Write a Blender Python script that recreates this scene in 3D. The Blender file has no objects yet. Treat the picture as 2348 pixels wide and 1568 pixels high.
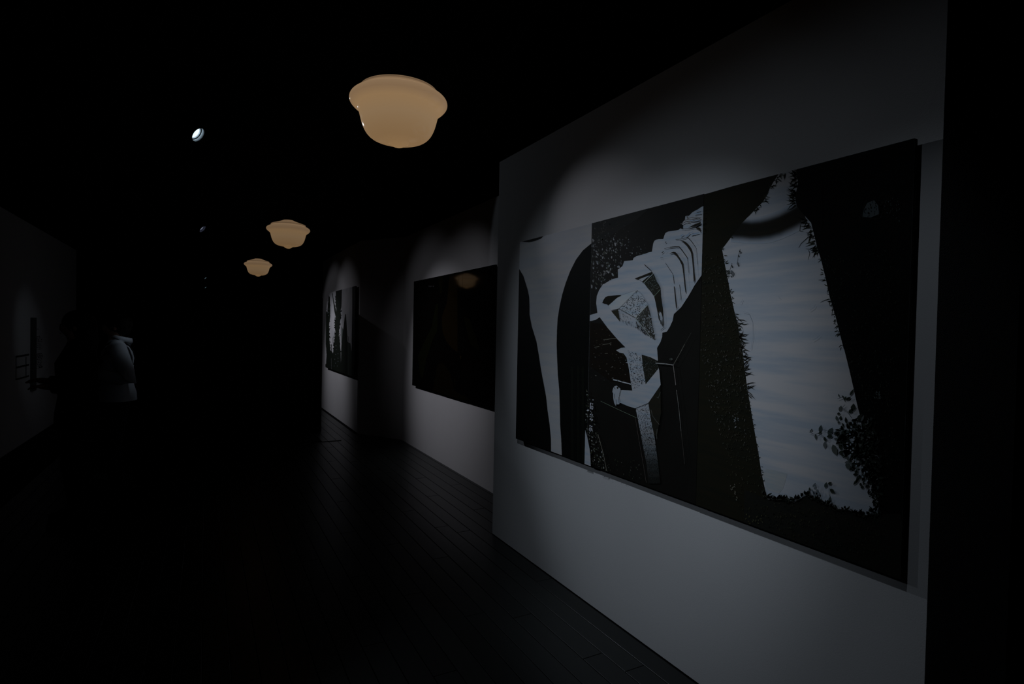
import bpy, bmesh, math, random
from math import sin, cos, pi, radians
from mathutils import Vector, Matrix
S = bpy.context.scene
C = S.collection

# ------------------------------------------------------------------ camera
F = 1304.0; CX, CY = 1174.0, 784.0
EYE = Vector((0, 0, 1.6))
def cam_basis(yaw, pitch, roll):
    y, p, r = radians(yaw), radians(pitch), radians(roll)
    fw = Vector((sin(y)*cos(p), cos(y)*cos(p), sin(p)))
    rt = Vector((cos(y), -sin(y), 0)); up = rt.cross(fw)
    return rt*cos(r)+up*sin(r), up*cos(r)-rt*sin(r), fw
RT, UP, FW = cam_basis(28.3, -1.1, 1.15)
cam = bpy.data.objects.new('camera', bpy.data.cameras.new('camera')); C.objects.link(cam)
cam.data.sensor_fit = 'HORIZONTAL'; cam.data.sensor_width = 36; cam.data.lens = 36*F/2348
cam.data.clip_start = .05; cam.data.clip_end = 200
M = Matrix((RT, UP, -FW)).transposed().to_4x4(); M.translation = EYE
cam.matrix_world = M
S.camera = cam
def ray(x, y): return FW + RT*((x-CX)/F) - UP*((y-CY)/F)
def on_x(x, y, X):
    d = ray(x, y); return EYE + d*(X/d.x)
def on_z(x, y, Z=0.0):
    d = ray(x, y); return EYE + d*((Z-1.6)/d.z)

# ------------------------------------------------------------------ world, exposure, fitted and added spot beams
w = bpy.data.worlds.new('world'); S.world = w; w.use_nodes = True
w.node_tree.nodes['Background'].inputs[0].default_value = (.6, .7, 1, 1)
w.node_tree.nodes['Background'].inputs[1].default_value = 0.0
S.view_settings.view_transform = 'Standard'; S.view_settings.look = 'None'
S.view_settings.gamma = 1; S.view_settings.exposure = 0.0; S.view_settings.use_curve_mapping = False
COOL = (.84, .95, 1.10); NEUT = (.96, .95, 1.06)
SPOT_Z = 2.95
# (beam origin without a modelled head, aim point, half cone deg, blend, watts, colour)
KW = 100.0     # watts per unit of fitted beam strength
SPOTS = [
    # near wall
    ((-.10, 0.86, SPOT_Z), (2.0, 2.310, 1.200), 24.8, 1.0, KW*.74, COOL),
    ((-1.95, 3.30, SPOT_Z), (2.0, 2.20, .90), 17, .9, KW*.42, COOL),  # added fill from an unseen second track, lightens the shadow under the triptych
    ((-.02, 5.60, SPOT_Z), (2.0, 1.094, 0.662), 24.7, .558, KW*.4598, COOL),
    ((-.02, 0.86, SPOT_Z), (2.0, 1.020, 1.20), 25, .80, KW*.115, COOL),
    ((-.06, 4.30, SPOT_Z), (2.0, 2.75, 2.15), 12, 1.0, KW*.22, NEUT),  # added beam without a fixture, lifts the wall above the triptych
    ((-.10, 5.60, SPOT_Z), (2.0, 3.994, 2.366), 28.6, .10, KW*.0389, COOL),
    # middle wall
    ((-.10, 4.279, SPOT_Z), (2.5, 5.832, 1.501), 23.9, 1.0, KW*.290, NEUT),
    ((-.02, 7.200, SPOT_Z), (2.5, 6.413, 1.015), 27.3, 1.0, KW*.8838, NEUT),
    ((-.02, 7.218, SPOT_Z), (2.5, 6.921, 1.467), 31.2, .762, KW*.0737, NEUT),
    # far wall and the planks before it
    ((-.02, 10.60, SPOT_Z), (2.045, 10.474, 1.025), 27.0, 1.0, KW*.8971, NEUT),
    ((-.10, 11.105, SPOT_Z), (2.045, 10.697, 1.362), 34.6, .446, KW*.0541, NEUT),
    ((-.10, 10.684, SPOT_Z), (2.045, 9.644, 1.696), 25.3, 1.0, KW*.1677, NEUT),
    # left wall text, second visitor
    ((-.06, 8.20, SPOT_Z), (-2.1, 9.9, 1.25), 16, 1., 4.5, COOL),
    ((-.06, 5.60, SPOT_Z), (-.60, 6.40, 1.32), 7.5, 1., 11., COOL),  # added narrow beam without a fixture, brightens the visitor's grey sleeve
]
def look_rot(d):
    return d.to_track_quat('-Z', 'Y')
def add_spot(i):
    p, t, half, blend, W, col = SPOTS[i]
    p = Vector(p); t = Vector(t); d = (t-p).normalized()
    L = bpy.data.lights.new('spot_beam', 'SPOT'); L.energy = W; L.color = col
    L.spot_size = radians(2*half); L.spot_blend = blend; L.shadow_soft_size = .02
    o = bpy.data.objects.new('spot_beam', L); C.objects.link(o)
    o.location = p + d*.085; o.rotation_mode = 'QUATERNION'; o.rotation_quaternion = look_rot(d)
for i in range(len(SPOTS)): add_spot(i)

# ------------------------------------------------------------------ helpers
def s2l(c):
    return tuple((v/255/12.92 if v/255 <= .04045 else ((v/255+.055)/1.055)**2.4) for v in c)
def mat(name, col, rough=.6, metal=0., noise=0., nscale=20., bump=0., bscale=200., emit=None, spec=.5, coat=0.):
    m = bpy.data.materials.new(name); m.use_nodes = True; nt = m.node_tree; b = nt.nodes['Principled BSDF']
    b.inputs['Base Color'].default_value = (*col, 1); b.inputs['Roughness'].default_value = rough
    b.inputs['Metallic'].default_value = metal; b.inputs['Specular IOR Level'].default_value = spec
    b.inputs['Coat Weight'].default_value = coat
    tc = nt.nodes.new('ShaderNodeTexCoord')
    if noise:
        n = nt.nodes.new('ShaderNodeTexNoise'); n.inputs['Scale'].default_value = nscale; n.inputs['Detail'].default_value = 5
        nt.links.new(tc.outputs['Object'], n.inputs['Vector'])
        mx = nt.nodes.new('ShaderNodeMix'); mx.data_type = 'RGBA'
        mx.inputs[6].default_value = (*[v*(1-noise) for v in col], 1); mx.inputs[7].default_value = (*[min(1, v*(1+noise)) for v in col], 1)
        nt.links.new(n.outputs['Fac'], mx.inputs[0]); nt.links.new(mx.outputs[2], b.inputs['Base Color'])
    if bump:
        n2 = nt.nodes.new('ShaderNodeTexNoise'); n2.inputs['Scale'].default_value = bscale
        nt.links.new(tc.outputs['Object'], n2.inputs['Vector'])
        bp = nt.nodes.new('ShaderNodeBump'); bp.inputs['Strength'].default_value = bump; bp.inputs['Distance'].default_value = .002
        nt.links.new(n2.outputs['Fac'], bp.inputs['Height']); nt.links.new(bp.outputs['Normal'], b.inputs['Normal'])
    if emit:
        b.inputs['Emission Color'].default_value = (*emit[0], 1); b.inputs['Emission Strength'].default_value = emit[1]
    return m
def obj(name, me, m, parent=None, **props):
    if isinstance(me, bmesh.types.BMesh):
        bm = me; me = bpy.data.meshes.new(name); bm.to_mesh(me); bm.free()
    if m is not None and not me.materials: me.materials.append(m)
    o = bpy.data.objects.new(name, me); C.objects.link(o)
    if parent is not None: o.parent = parent
    for k, v in props.items(): o[k] = v
    return o
def empty(name, loc=(0, 0, 0), **props):
    o = bpy.data.objects.new(name, None); C.objects.link(o); o.location = loc; o.empty_display_size = .1
    for k, v in props.items(): o[k] = v
    return o
def box(bm, a, b, bev=0):
    x0, y0, z0 = a; x1, y1, z1 = b
    vs = [bm.verts.new(p) for p in [(x0,y0,z0),(x1,y0,z0),(x1,y1,z0),(x0,y1,z0),(x0,y0,z1),(x1,y0,z1),(x1,y1,z1),(x0,y1,z1)]]
    fs = [bm.faces.new([vs[i] for i in q]) for q in [(0,3,2,1),(4,5,6,7),(0,1,5,4),(1,2,6,5),(2,3,7,6),(3,0,4,7)]]
    if bev: bmesh.ops.bevel(bm, geom=list({e for f in fs for e in f.edges}), offset=bev, segments=2, affect='EDGES')
    return bm
def mbox(a, b, bev=0): return box(bmesh.new(), a, b, bev)
def lathe(bm, prof, seg=48, mtx=None):
    rings = []
    for r, z in prof:
        if r < 1e-6: rings.append([bm.verts.new((0, 0, z))])
        else: rings.append([bm.verts.new((r*cos(2*pi*k/seg), r*sin(2*pi*k/seg), z)) for k in range(seg)])
    new = [v for r in rings for v in r]
    for a, b in zip(rings, rings[1:]):
        for k in range(seg):
            k2 = (k+1) % seg
            if len(a) == 1 and len(b) == 1: continue
            if len(a) == 1: f = bm.faces.new((a[0], b[k2], b[k]))
            elif len(b) == 1: f = bm.faces.new((a[k], a[k2], b[0]))
            else: f = bm.faces.new((a[k], a[k2], b[k2], b[k]))
            f.smooth = True
    if mtx: bmesh.ops.transform(bm, matrix=mtx, verts=new)
    return bm
def smooth_prof(pts, n=5):
    out = []
    P = [pts[0]]+list(pts)+[pts[-1]]
    for i in range(1, len(P)-2):
        p0, p1, p2, p3 = P[i-1], P[i], P[i+1], P[i+2]
        for k in range(n):
            t = k/n
            out.append(tuple(.5*(2*p1[j]+(p2[j]-p0[j])*t+(2*p0[j]-5*p1[j]+4*p2[j]-p3[j])*t*t+(3*p1[j]-p0[j]-3*p2[j]+p3[j])*t**3) for j in (0, 1)))
    out.append(pts[-1]); return [(max(0, r), z) for r, z in out]
def tube(bm, pts, rad, seg=12, cap=True):
    """loft of ellipses along pts; rad = list of (across, other) radii"""
    pts = [Vector(p) for p in pts]; rings = []
    ref = None
    for i, p in enumerate(pts):
        d = (pts[min(i+1, len(pts)-1)]-pts[max(i-1, 0)]).normalized()
        a = d.cross(Vector((1, 0, 0)))
        if a.length < .3: a = d.cross(Vector((0, 1, 0)))
        a.normalize()
        if ref is not None and a.dot(ref) < 0: a = -a
        ref = a; b = d.cross(a)
        r = rad[i] if isinstance(rad[i], tuple) else (rad[i], rad[i])
        rings.append([bm.verts.new(p+a*(r[0]*cos(2*pi*k/seg))+b*(r[1]*sin(2*pi*k/seg))) for k in range(seg)])
    for A, B in zip(rings, rings[1:]):
        for k in range(seg):
            f = bm.faces.new((A[k], A[(k+1) % seg], B[(k+1) % seg], B[k])); f.smooth = True
    if cap:
        bm.faces.new(rings[0][::-1]); bm.faces.new(rings[-1])
    return bm

# ------------------------------------------------------------------ materials
m_wall = mat('white_wall_paint', (.45, .45, .45), .85, noise=.03, nscale=3, bump=.25, bscale=260, spec=.2)
m_black = mat('black_wall_paint', (.006, .006, .006), .95, bump=.1, spec=.08)
m_ceil = mat('black_ceiling_paint', (.004, .004, .004), .97, spec=.05)
m_metal_black = mat('black_powder_coat', (.004, .004, .004), .8, spec=.08)
m_side = mat('panel_edge_black', (.003, .003, .003), .8, spec=.06)
m_nickel = mat('brushed_nickel', (.3, .3, .3), .35, metal=1.)
# dark oak planks: grain runs along Y
def wood():
    m = bpy.data.materials.new('dark_plank_wood'); m.use_nodes = True; nt = m.node_tree; b = nt.nodes['Principled BSDF']
    tc = nt.nodes.new('ShaderNodeTexCoord'); mp = nt.nodes.new('ShaderNodeMapping'); mp.inputs['Scale'].default_value = (60, 3, 60)
    nt.links.new(tc.outputs['Object'], mp.inputs['Vector'])
    n = nt.nodes.new('ShaderNodeTexNoise'); n.inputs['Scale'].default_value = 1.; n.inputs['Detail'].default_value = 6
    nt.links.new(mp.outputs['Vector'], n.inputs['Vector'])
    r = nt.nodes.new('ShaderNodeValToRGB'); r.color_ramp.elements[0].color = (.005, .0062, .0055, 1); r.color_ramp.elements[1].color = (.016, .018, .0165, 1)
    nt.links.new(n.outputs['Fac'], r.inputs['Fac'])
    oi = nt.nodes.new('ShaderNodeObjectInfo'); mr = nt.nodes.new('ShaderNodeMapRange'); mr.inputs[3].default_value = .75; mr.inputs[4].default_value = 1.25
    nt.links.new(oi.outputs['Random'], mr.inputs[0])
    mu = nt.nodes.new('ShaderNodeMix'); mu.data_type = 'RGBA'; mu.blend_type = 'MULTIPLY'; mu.inputs[0].default_value = 1
    nt.links.new(r.outputs[0], mu.inputs[6]); nt.links.new(mr.outputs[0], mu.inputs[7]); nt.links.new(mu.outputs[2], b.inputs['Base Color'])
    b.inputs['Roughness'].default_value = .33; b.inputs['Specular IOR Level'].default_value = .38
    return m
m_wood = wood()
m_gap = mat('floor_gap_black', (.003, .003, .003), .9, spec=.1)

# ------------------------------------------------------------------ the setting
H = 2.915
X1, X2, X3 = 2.006, 2.50, 2.045
def struct(name, bm, m): return obj(name, bm, m, kind='structure')
floor = struct('floor', mbox((-6, -6, -.12), (6, 26, -.012)), m_gap)
struct('ceiling', mbox((-6, -6, 3.3), (6, 26, 3.4)), m_ceil)
struct('wall_right_near', mbox((X1, .935, 0), (2.56, 3.99, H)), m_wall)
struct('wall_right_middle', mbox((X2, 3.99, 0), (2.62, 7.945, H)), m_wall)
bm = bmesh.new()
pts = [(X3, 8.665), (X2, 7.945), (X2+.12, 7.985), (X3+.12, 8.715)]
lo = [bm.verts.new((x, y, 0)) for x, y in pts]; hi = [bm.verts.new((x, y, H)) for x, y in pts]
bm.faces.new(lo[::-1]); bm.faces.new(hi)
for k in range(4): bm.faces.new((lo[k], lo[(k+1) % 4], hi[(k+1) % 4], hi[k]))
bmesh.ops.recalc_face_normals(bm, faces=bm.faces)
struct('wall_right_angled', bm, m_wall)
struct('wall_right_far', mbox((X3, 8.665, 0), (X3+.12, 11.85, H)), m_wall)
struct('wall_left', mbox((-2.22, 5.5, 0), (-2.10, 12.98, H)), m_wall)
struct('wall_back', mbox((-6, 25.9, 0), (6, 26, 3.3)), m_black)
struct('wall_outer_left', mbox((-6, -6, 0), (-5.9, 25.9, 3.3)), m_black)
struct('wall_outer_right', mbox((5.9, -6, 0), (6, 25.9, 3.3)), m_black)
struct('wall_front', mbox((-5.9, -6, 0), (5.9, -5.9, 3.3)), m_black)

# floor planks (run along the walls); alike pieces share meshes
PW = .1175; PL = 2.05
random.seed(4)
pm = {}
def plank_mesh(L, wd=PW):
    k = (round(L, 3), round(wd, 3))
    if k not in pm:
        bm = mbox((0, 0, -.014), (wd-.004, L-.004, 0), .0)
        top = [e for e in bm.edges if all(v.co.z > -.001 for v in e.verts)]
        bmesh.ops.bevel(bm, geom=top, offset=.0015, segments=1, affect='EDGES')
        me = bpy.data.meshes.new('plank'); bm.to_mesh(me); bm.free(); me.materials.append(m_wood); pm[k] = me
    return pm[k]
JO = {0: 2.075, 1: 2.25, 2: 2.9, 3: 1.5}
count = 0
for i in range(-28, 7):
    x = 1.76+PW*i
    off = {0: 2.075, -1: 2.25, 1: 2.62+.47, -2: 2.75}.get(i, 2.1+((i*.83) % 2.05))
    y = off-PL*2
    while y < 13.0:
        y0, y1 = max(y, .6), min(y+PL, 13.0)
        xr = x+PW
        lim = X1 if y0 < 3.99 else X2
        if y1-y0 > .25 and count < 296:
            segs = [(y0, y1)]
            if x+.02 > X1: segs = [(max(y0, 3.99), min(y1, 8.65))]
            for a, b in segs:
                if b-a < .2: continue
                o = bpy.data.objects.new('plank', plank_mesh(b-a)); C.objects.link(o); o.parent = floor
                o.location = (x+.002, a+.002, random.uniform(-.0006, 0)); count += 1
        y += PL

# ------------------------------------------------------------------ prints: flat ink on panels
class Ink:
    """flat coloured shapes on a vertical panel facing -X; every shape has its own thin ink layer"""
    def __init__(s, X, y0, y1, z0, z1):
        s.X = X; s.r = (y0, y1, z0, z1); s.v = []; s.f = []; s.c = []; s.n = 0
    def clip(s, P):
        y0, y1, z0, z1 = s.r
        for ax, val, sg in ((0, y0, 1), (0, y1, -1), (1, z0, 1), (1, z1, -1)):
            out = []
            for i in range(len(P)):
                a, b = P[i-1], P[i]; ia = (a[ax]-val)*sg >= 0; ib = (b[ax]-val)*sg >= 0
                if ia != ib:
                    t = (val-a[ax])/(b[ax]-a[ax]); out.append(tuple(a[k]+(b[k]-a[k])*t for k in range(len(a))))
                if ib: out.append(b)
            P = out
            if len(P) < 3: return None
        return P
    def yz(s, p):
        q = on_x(p[0], p[1], s.X); return (q.y, q.z)
    def poly(s, px, col, layer=None):
        if layer is None: s.n += 1; layer = s.n
        cols = col if isinstance(col, list) else [col]*len(px)
        P = s.clip([(*s.yz(p), *c) for p, c in zip(px, cols)])
        if not P: return
        Q = [P[0]]
        for p in P[1:]:
            if abs(p[0]-Q[-1][0])+abs(p[1]-Q[-1][1]) > 1e-6: Q.append(p)
        if len(Q) < 3: return
        k = len(s.v); X = s.X-.0003-.00012*layer
        s.v += [(X, q[0], q[1]) for q in Q]; s.f.append(list(range(k, k+len(Q)))); s.c += [q[2:5] for q in Q]
    def line(s, pts, wd, col, layer=None, taper=False):
        if layer is None: s.n += 1; layer = s.n
        n = len(pts)
        for i in range(n-1):
            a, b = pts[i], pts[i+1]; dx, dy = b[0]-a[0], b[1]-a[1]; L = math.hypot(dx, dy) or 1
            w0 = wd*(1-i/(n-1)*.7) if taper else wd; w1 = wd*(1-(i+1)/(n-1)*.7) if taper else wd
            nx, ny = -dy/L/2, dx/L/2; ex, ey = dx/L*wd*.25, dy/L*wd*.25
            s.poly([(a[0]+nx*w0-ex, a[1]+ny*w0-ey), (a[0]-nx*w0-ex, a[1]-ny*w0-ey), (b[0]-nx*w1+ex, b[1]-ny*w1+ey), (b[0]+nx*w1+ex, b[1]+ny*w1+ey)], col, layer)
    def dot(s, x, y, rx, ry, col, ang=0, layer=None, n=7):
        j = [random.uniform(.75, 1.2) for _ in range(n)]
        s.poly([(x+rx*j[k]*cos(2*pi*k/n)*cos(ang)-ry*j[k]*sin(2*pi*k/n)*sin(ang), y+rx*j[k]*cos(2*pi*k/n)*sin(ang)+ry*j[k]*sin(2*pi*k/n)*cos(ang)) for k in range(n)], col, layer)
    def leaf(s, x, y, L, wd, ang, col, layer=None):
        pr = [(0, 0), (.25, .8), (.55, 1), (.8, .55), (1, 0), (.8, -.5), (.5, -.95), (.2, -.7)]
        s.poly([(x+L*u*cos(ang)-wd/2*v*sin(ang), y+L*u*sin(ang)+wd/2*v*cos(ang)) for u, v in pr], col, layer)
    def blade(s, x, y, L, ang, wd, col, layer=None, bend=.35):
        m = (x+L*.55*cos(ang), y+L*.55*sin(ang)); e = (m[0]+L*.45*cos(ang+bend), m[1]+L*.45*sin(ang+bend))
        nx, ny = -sin(ang)*wd/2, cos(ang)*wd/2
        s.poly([(x+nx, y+ny), (m[0]+nx*.9, m[1]+ny*.9), e, (m[0]-nx*.9, m[1]-ny*.9), (x-nx, y-ny)], col, layer)
    def build(s, parent, m, name='print'):
        me = bpy.data.meshes.new(name); me.from_pydata(s.v, [], s.f); me.update()
        at = me.color_attributes.new('ink', 'FLOAT_COLOR', 'POINT')
        for i, c in enumerate(s.c): at.data[i].color = (*c, 1)
        bm = bmesh.new(); bm.from_mesh(me); bmesh.ops.triangulate(bm, faces=bm.faces, ngon_method='EAR_CLIP')
        for f in bm.faces:
            if f.normal.x > 0: f.normal_flip()
        bm.to_mesh(me); bm.free()
        return obj(name, me, m, parent)
def ink_mat(name, rough, spec, noise=.25):
    m = bpy.data.materials.new(name); m.use_nodes = True; nt = m.node_tree; b = nt.nodes['Principled BSDF']
    a = nt.nodes.new('ShaderNodeAttribute'); a.attribute_name = 'ink'
    tc = nt.nodes.new('ShaderNodeTexCoord'); mp = nt.nodes.new('ShaderNodeMapping'); mp.inputs['Scale'].default_value = (1, 3, 30)
    nt.links.new(tc.outputs['Object'], mp.inputs['Vector'])
    n = nt.nodes.new('ShaderNodeTexNoise'); n.inputs['Scale'].default_value = 1.5; n.inputs['Detail'].default_value = 7
    nt.links.new(mp.outputs['Vector'], n.inputs['Vector'])
    r = nt.nodes.new('ShaderNodeValToRGB'); r.color_ramp.elements[0].position = .3; r.color_ramp.elements[1].position = .6
    r.color_ramp.elements[0].color = (1-noise*1.6, 1-noise*.8, 1-noise*.2, 1); r.color_ramp.elements[1].color = (1, 1, 1, 1)
    nt.links.new(n.outputs['Fac'], r.inputs['Fac'])
    mu = nt.nodes.new('ShaderNodeMix'); mu.data_type = 'RGBA'; mu.blend_type = 'MULTIPLY'; mu.inputs[0].default_value = 1
    nt.links.new(a.outputs['Color'], mu.inputs[6]); nt.links.new(r.outputs[0], mu.inputs[7])
    nt.links.new(mu.outputs[2], b.inputs['Base Color'])
    b.inputs['Roughness'].default_value = rough; b.inputs['Specular IOR Level'].default_value = spec
    return m
m_ink = ink_mat('silkscreen_ink', .7, .05, .16)
m_ink3 = ink_mat('photo_ink', .6, .15, .1)
m_inkgloss = ink_mat('glossy_dark_ink', .06, .5, .1)
def pale(name, col, blue, sx=(1, 2, 22), amt=.5):
    m = bpy.data.materials.new(name); m.use_nodes = True; nt = m.node_tree; b = nt.nodes['Principled BSDF']
    tc = nt.nodes.new('ShaderNodeTexCoord'); mp = nt.nodes.new('ShaderNodeMapping'); mp.inputs['Scale'].default_value = sx
    nt.links.new(tc.outputs['Object'], mp.inputs['Vector'])
    n = nt.nodes.new('ShaderNodeTexNoise'); n.inputs['Scale'].default_value = 1.2; n.inputs['Detail'].default_value = 8
    nt.links.new(mp.outputs['Vector'], n.inputs['Vector'])
    r = nt.nodes.new('ShaderNodeValToRGB'); r.color_ramp.elements[0].position = .38; r.color_ramp.elements[1].position = .62
    r.color_ramp.elements[0].color = (*blue, 1); r.color_ramp.elements[1].color = (*col, 1)
    nt.links.new(n.outputs['Fac'], r.inputs['Fac']); nt.links.new(r.outputs[0], b.inputs['Base Color'])
    b.inputs['Roughness'].default_value = .75; b.inputs['Specular IOR Level'].default_value = .15
    return m
m_pale1 = pale('primed_canvas_warm', (.38, .375, .37), (.335, .35, .37))
m_pale3 = pale('primed_canvas_blue', (.425, .415, .415), (.31, .345, .385))

def panel(parent, X, y0, y1, z0, z1, m_face):
    """board 18 mm thick, its face at X looking towards -X"""
    bm = mbox((X, y0, z0), (X+.018, y1, z1), .001)
    o = obj('panel', bm, m_side, parent); me = o.data; me.materials.append(m_face)
    for p in me.polygons:
        if p.normal.x < -.9: p.material_index = 1
    return o
def battens(parent, Xp, Xw, y0, y1, z0, z1, name='backing_frame'):
    bm = bmesh.new(); t = .03
    a, b = Xp+.018, Xw
    for q in (((a, y0, z0), (b, y1, z0+t)), ((a, y0, z1-t), (b, y1, z1)), ((a, y0, z0+t), (b, y0+t, z1-t)), ((a, y1-t, z0+t), (b, y1, z1-t))): box(bm, *q)
    return obj(name, bm, m_side, parent)

def cv(ox, oy, s):
    return lambda L: [(ox+x/s, oy+y/s) for x, y in L]
A = cv(1160, 440, 3.7333); B = cv(1160, 760, 3.7333); CC = cv(1600, 300, 3.136); D = cv(1600, 800, 2.8)
E_ = cv(1380, 600, 8.711); Fv = cv(1380, 760, 7.842); G = cv(1480, 460, 6.53); Hh = cv(1840, 860, 4.61)
J = cv(920, 580, 4.127); K = cv(730, 640, 6.53); T = cv(1335, 890, 13.06)
BLK = (.0022, .0024, .002); OLV = (.030, .029, .018); BRN = (.018, .012, .007); GRYD = (.055, .055, .052)
PALE = (.39, .40, .42); PALEW = (.50, .51, .50)

# ---- large triptych on the near wall
XP = X1-.047
PZ0, PZ1 = .832, 2.232
YB = [.992, 1.852, 2.692, 3.552]
tri = empty('painting', (X1, 2.27, .8), label='large three-panel painting on the near white wall, with a pale shell form and path', category='painting', group='paintings on the right-hand walls')
tri.matrix_world.translation = (0, 0, 0); tri.location = (X1, 2.27, .832)
def rel(parent):   # children keep world coordinates
    return Matrix.Translation(-Vector(parent.location))
def fix(o, parent): o.matrix_parent_inverse = Matrix.Translation(-Vector(parent.location))
p1 = panel(tri, XP, YB[2]+.001, YB[3], PZ0, PZ1, m_pale1); p1['label'] = 'panel with a pale tapering shape between black forms'
m_dk = mat('black_printed_ground', (.0055, .005, .0035), .7, noise=.5, nscale=6, spec=.12)
p2 = panel(tri, XP, YB[1]+.001, YB[2]-.001, PZ0, PZ1, m_dk); p2['label'] = 'dark panel with a pale twisted shell form'
p3 = panel(tri, XP, YB[0], YB[1]-.001, PZ0, PZ1, m_pale3); p3['label'] = 'panel with a pale blue path between dark foliage'
fr = battens(tri, XP, X1, YB[0]+.035, YB[3]-.035, PZ0+.035, PZ1-.035)
for o in (p1, p2, p3, fr): fix(o, tri)

k1 = Ink(XP, YB[2]+.001, YB[3], PZ0, PZ1)
k1.poly(A([(130,427),(180,405),(330,370),(300,400),(250,420),(200,431)]), BLK)
k1.poly(A([(80,640),(107,645),(150,720),(185,830),(200,900),(203,980),(203,1050),(222,1150),(262,1280),(283,1400),(298,1500),(310,1568)])
        + B([(325,450),(345,560),(358,680),(375,800),(386,920),(388,1100),(0,1000)]), BLK)
k1.poly(A([(760,420),(720,450),(660,500),(600,580),(550,680),(512,780),(482,880),(460,980),(444,1080),(438,1180),(435,1300),(438,1400),(445,1568)])
        + B([(450,420),(457,500),(462,650),(465,800),(474,920),(482,1120),(760,1200)]), (.003, .0034, .0025))
# faint vertical streak of lighter black
for x in (560, 610, 650): k1.poly(B([(x,300),(x+18,300),(x+22,1200),(x,1200)]), (.0055, .0065, .004))
k2 = Ink(XP, YB[1]+.001, YB[2]-.001, PZ0, PZ1)
k2.poly(A([(700,270),(1260,110),(1130,230),(1000,310),(850,400),(700,485)]), (.024, .024, .022))
random.seed(11)
def cloud(k, n, fx, r0, r1, cols, elong=1.6, ang=1.3, layer=None):
    if layer is None: k.n += 1; layer = k.n
    for _ in range(n):
        x, y = fx(); r = random.uniform(r0, r1)*random.uniform(.6, 1)
        k.dot(x, y, r*elong, r, random.choice(cols), ang+random.uniform(-.5, .5), layer, n=6)
SP = [(.20, .20, .20), (.11, .11, .105), (.3, .3, .3), (.07, .075, .06)]
def reg(conv, x0, x1, y0, y1, pw=1.0):
    return lambda: conv([(x0+(x1-x0)*random.random(), y0+(y1-y0)*random.random()**pw)])[0]
# grain inside the grey corner and speckles below it
cloud(k2, 90, reg(A, 735, 1050, 250, 440), .6, 1.6, [(.08, .08, .07), (.035, .035, .03)])
cloud(k2, 190, reg(A, 735, 1000, 400, 830), .7, 2.5, SP, 2.0)
cloud(k2, 60, reg(A, 900, 1200, 380, 560), .5, 1.5, SP[1:], 1.6)
cloud(k2, 70, reg(B, 730, 1030, -20, 420), .4, 1.3, [(.10, .085, .06), (.16, .15, .13), (.05, .04, .025)], 1.8, 0.1)
k2.poly(B([(720,-80),(860,-60),(1040,180),(1060,440),(900,430),(720,300)]), (.010, .007, .0045), 1)
for q in ([(835,70),(900,62),(945,60)], [(830,112),(880,105),(902,96)], [(760,135),(800,128)], [(850,188),(872,186)]): k2.line(B(q), 1.2, (.14, .13, .10))
# the pale shell
shell = G([(875,80),(840,95),(790,130),(740,155),(700,180),(668,215),(655,226),(600,235),(596,285),(565,320),(550,355),(570,365),(568,430),(530,415),(495,440),(400,455),(345,463),(318,475),(300,490),(285,530),(270,575),(200,577),(160,585),(135,605),(120,640),(100,765),(50,775),(0,795)]) \
      + A([(1190,530),(1120,550),(1095,565),(1088,585),(1015,592),(1000,635),(960,665),(962,735),(920,745),(880,765),(830,795),(800,840),(780,890),(775,950),(785,1035),(735,1050),(705,1058),(705,1105),(735,1103),(770,1095),(805,1072),(870,1160),(960,1265),(1030,1335),(1160,1390),(1240,1415),(1304,1447),(1300,1390),(1296,1335),(1325,1285),(1340,1240),(1342,1205),(1380,1195),(1405,1155),(1430,1100),(1440,1045),(1500,990),(1560,900),(1620,795),(1672,720),(1710,660)])
k2.poly(shell, PALE)
m_unused = None
# column under the shell, its speckles, the tail
k2.poly(B([(1028,130),(1165,190),(1178,320),(1200,460),(1085,515),(1070,420),(1045,260)]), PALE)
k2.poly(B([(1030,135),(990,140),(945,160),(975,180),(1010,188),(1035,222),(1042,262),(1025,265),(1046,272),(1060,350),(1075,430),(1085,430),(1050,200)]), PALE)
LY = k2.n+1; k2.n += 1
DK = [(.02, .018, .014), (.05, .045, .04), (.012, .012, .010)]
def inpoly(P, n, pw=1.0):
    xs = [p[0] for p in P]; ys = [p[1] for p in P]
    def inside(x, y):
        c = False
        for i in range(len(P)):
            a, b = P[i-1], P[i]
            if (a[1] > y) != (b[1] > y) and x < (b[0]-a[0])*(y-a[1])/(b[1]-a[1])+a[0]: c = not c
        return c
    out = []
    for _ in range(n*8):
        x = random.uniform(min(xs), max(xs)); y = min(ys)+(max(ys)-min(ys))*random.random()**pw
        if inside(x, y): out.append((x, y))
        if len(out) >= n: break
    return out
def scatter(k, P, n, r0, r1, cols, elong=1.3, ang=1.4, pw=1.0):
    k.n += 1
    for x, y in inpoly(P, n, pw):
        r = random.uniform(r0, r1); k.dot(x, y, r*elong, r, random.choice(cols), ang+random.uniform(-.6, .6), k.n, n=6)
col_up = B([(1045,160),(1160,200),(1178,320),(1196,440),(1095,495),(1075,430)])
scatter(k2, col_up, 330, .3, .9, DK)
k2.poly(B([(1165,197),(1305,250),(1312,312),(1200,450),(1190,380),(1175,300)]), (.018, .018, .013))
scatter(k2, B([(1165,197),(1305,250),(1312,312),(1200,450),(1190,380),(1175,300)]), 150, .25, .7, [(.12, .13, .11), (.05, .055, .04), (.22, .22, .2)])
KEY = [(0, (1113, 655), (1226, 610), PALE, 1.), (.17, (1135, 760), (1248, 735), (.36, .37, .39), 1.3), (.37, (1160, 880), (1272, 870), (.24, .25, .26), 1.5), (.58, (1185, 1010), (1292, 1005), (.11, .115, .115), 1.2), (.78, (1210, 1130), (1308, 1125), (.035, .035, .032), .8), (1., (1228, 1300), (1330, 1300), (.010, .010, .008), .3)]
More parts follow.
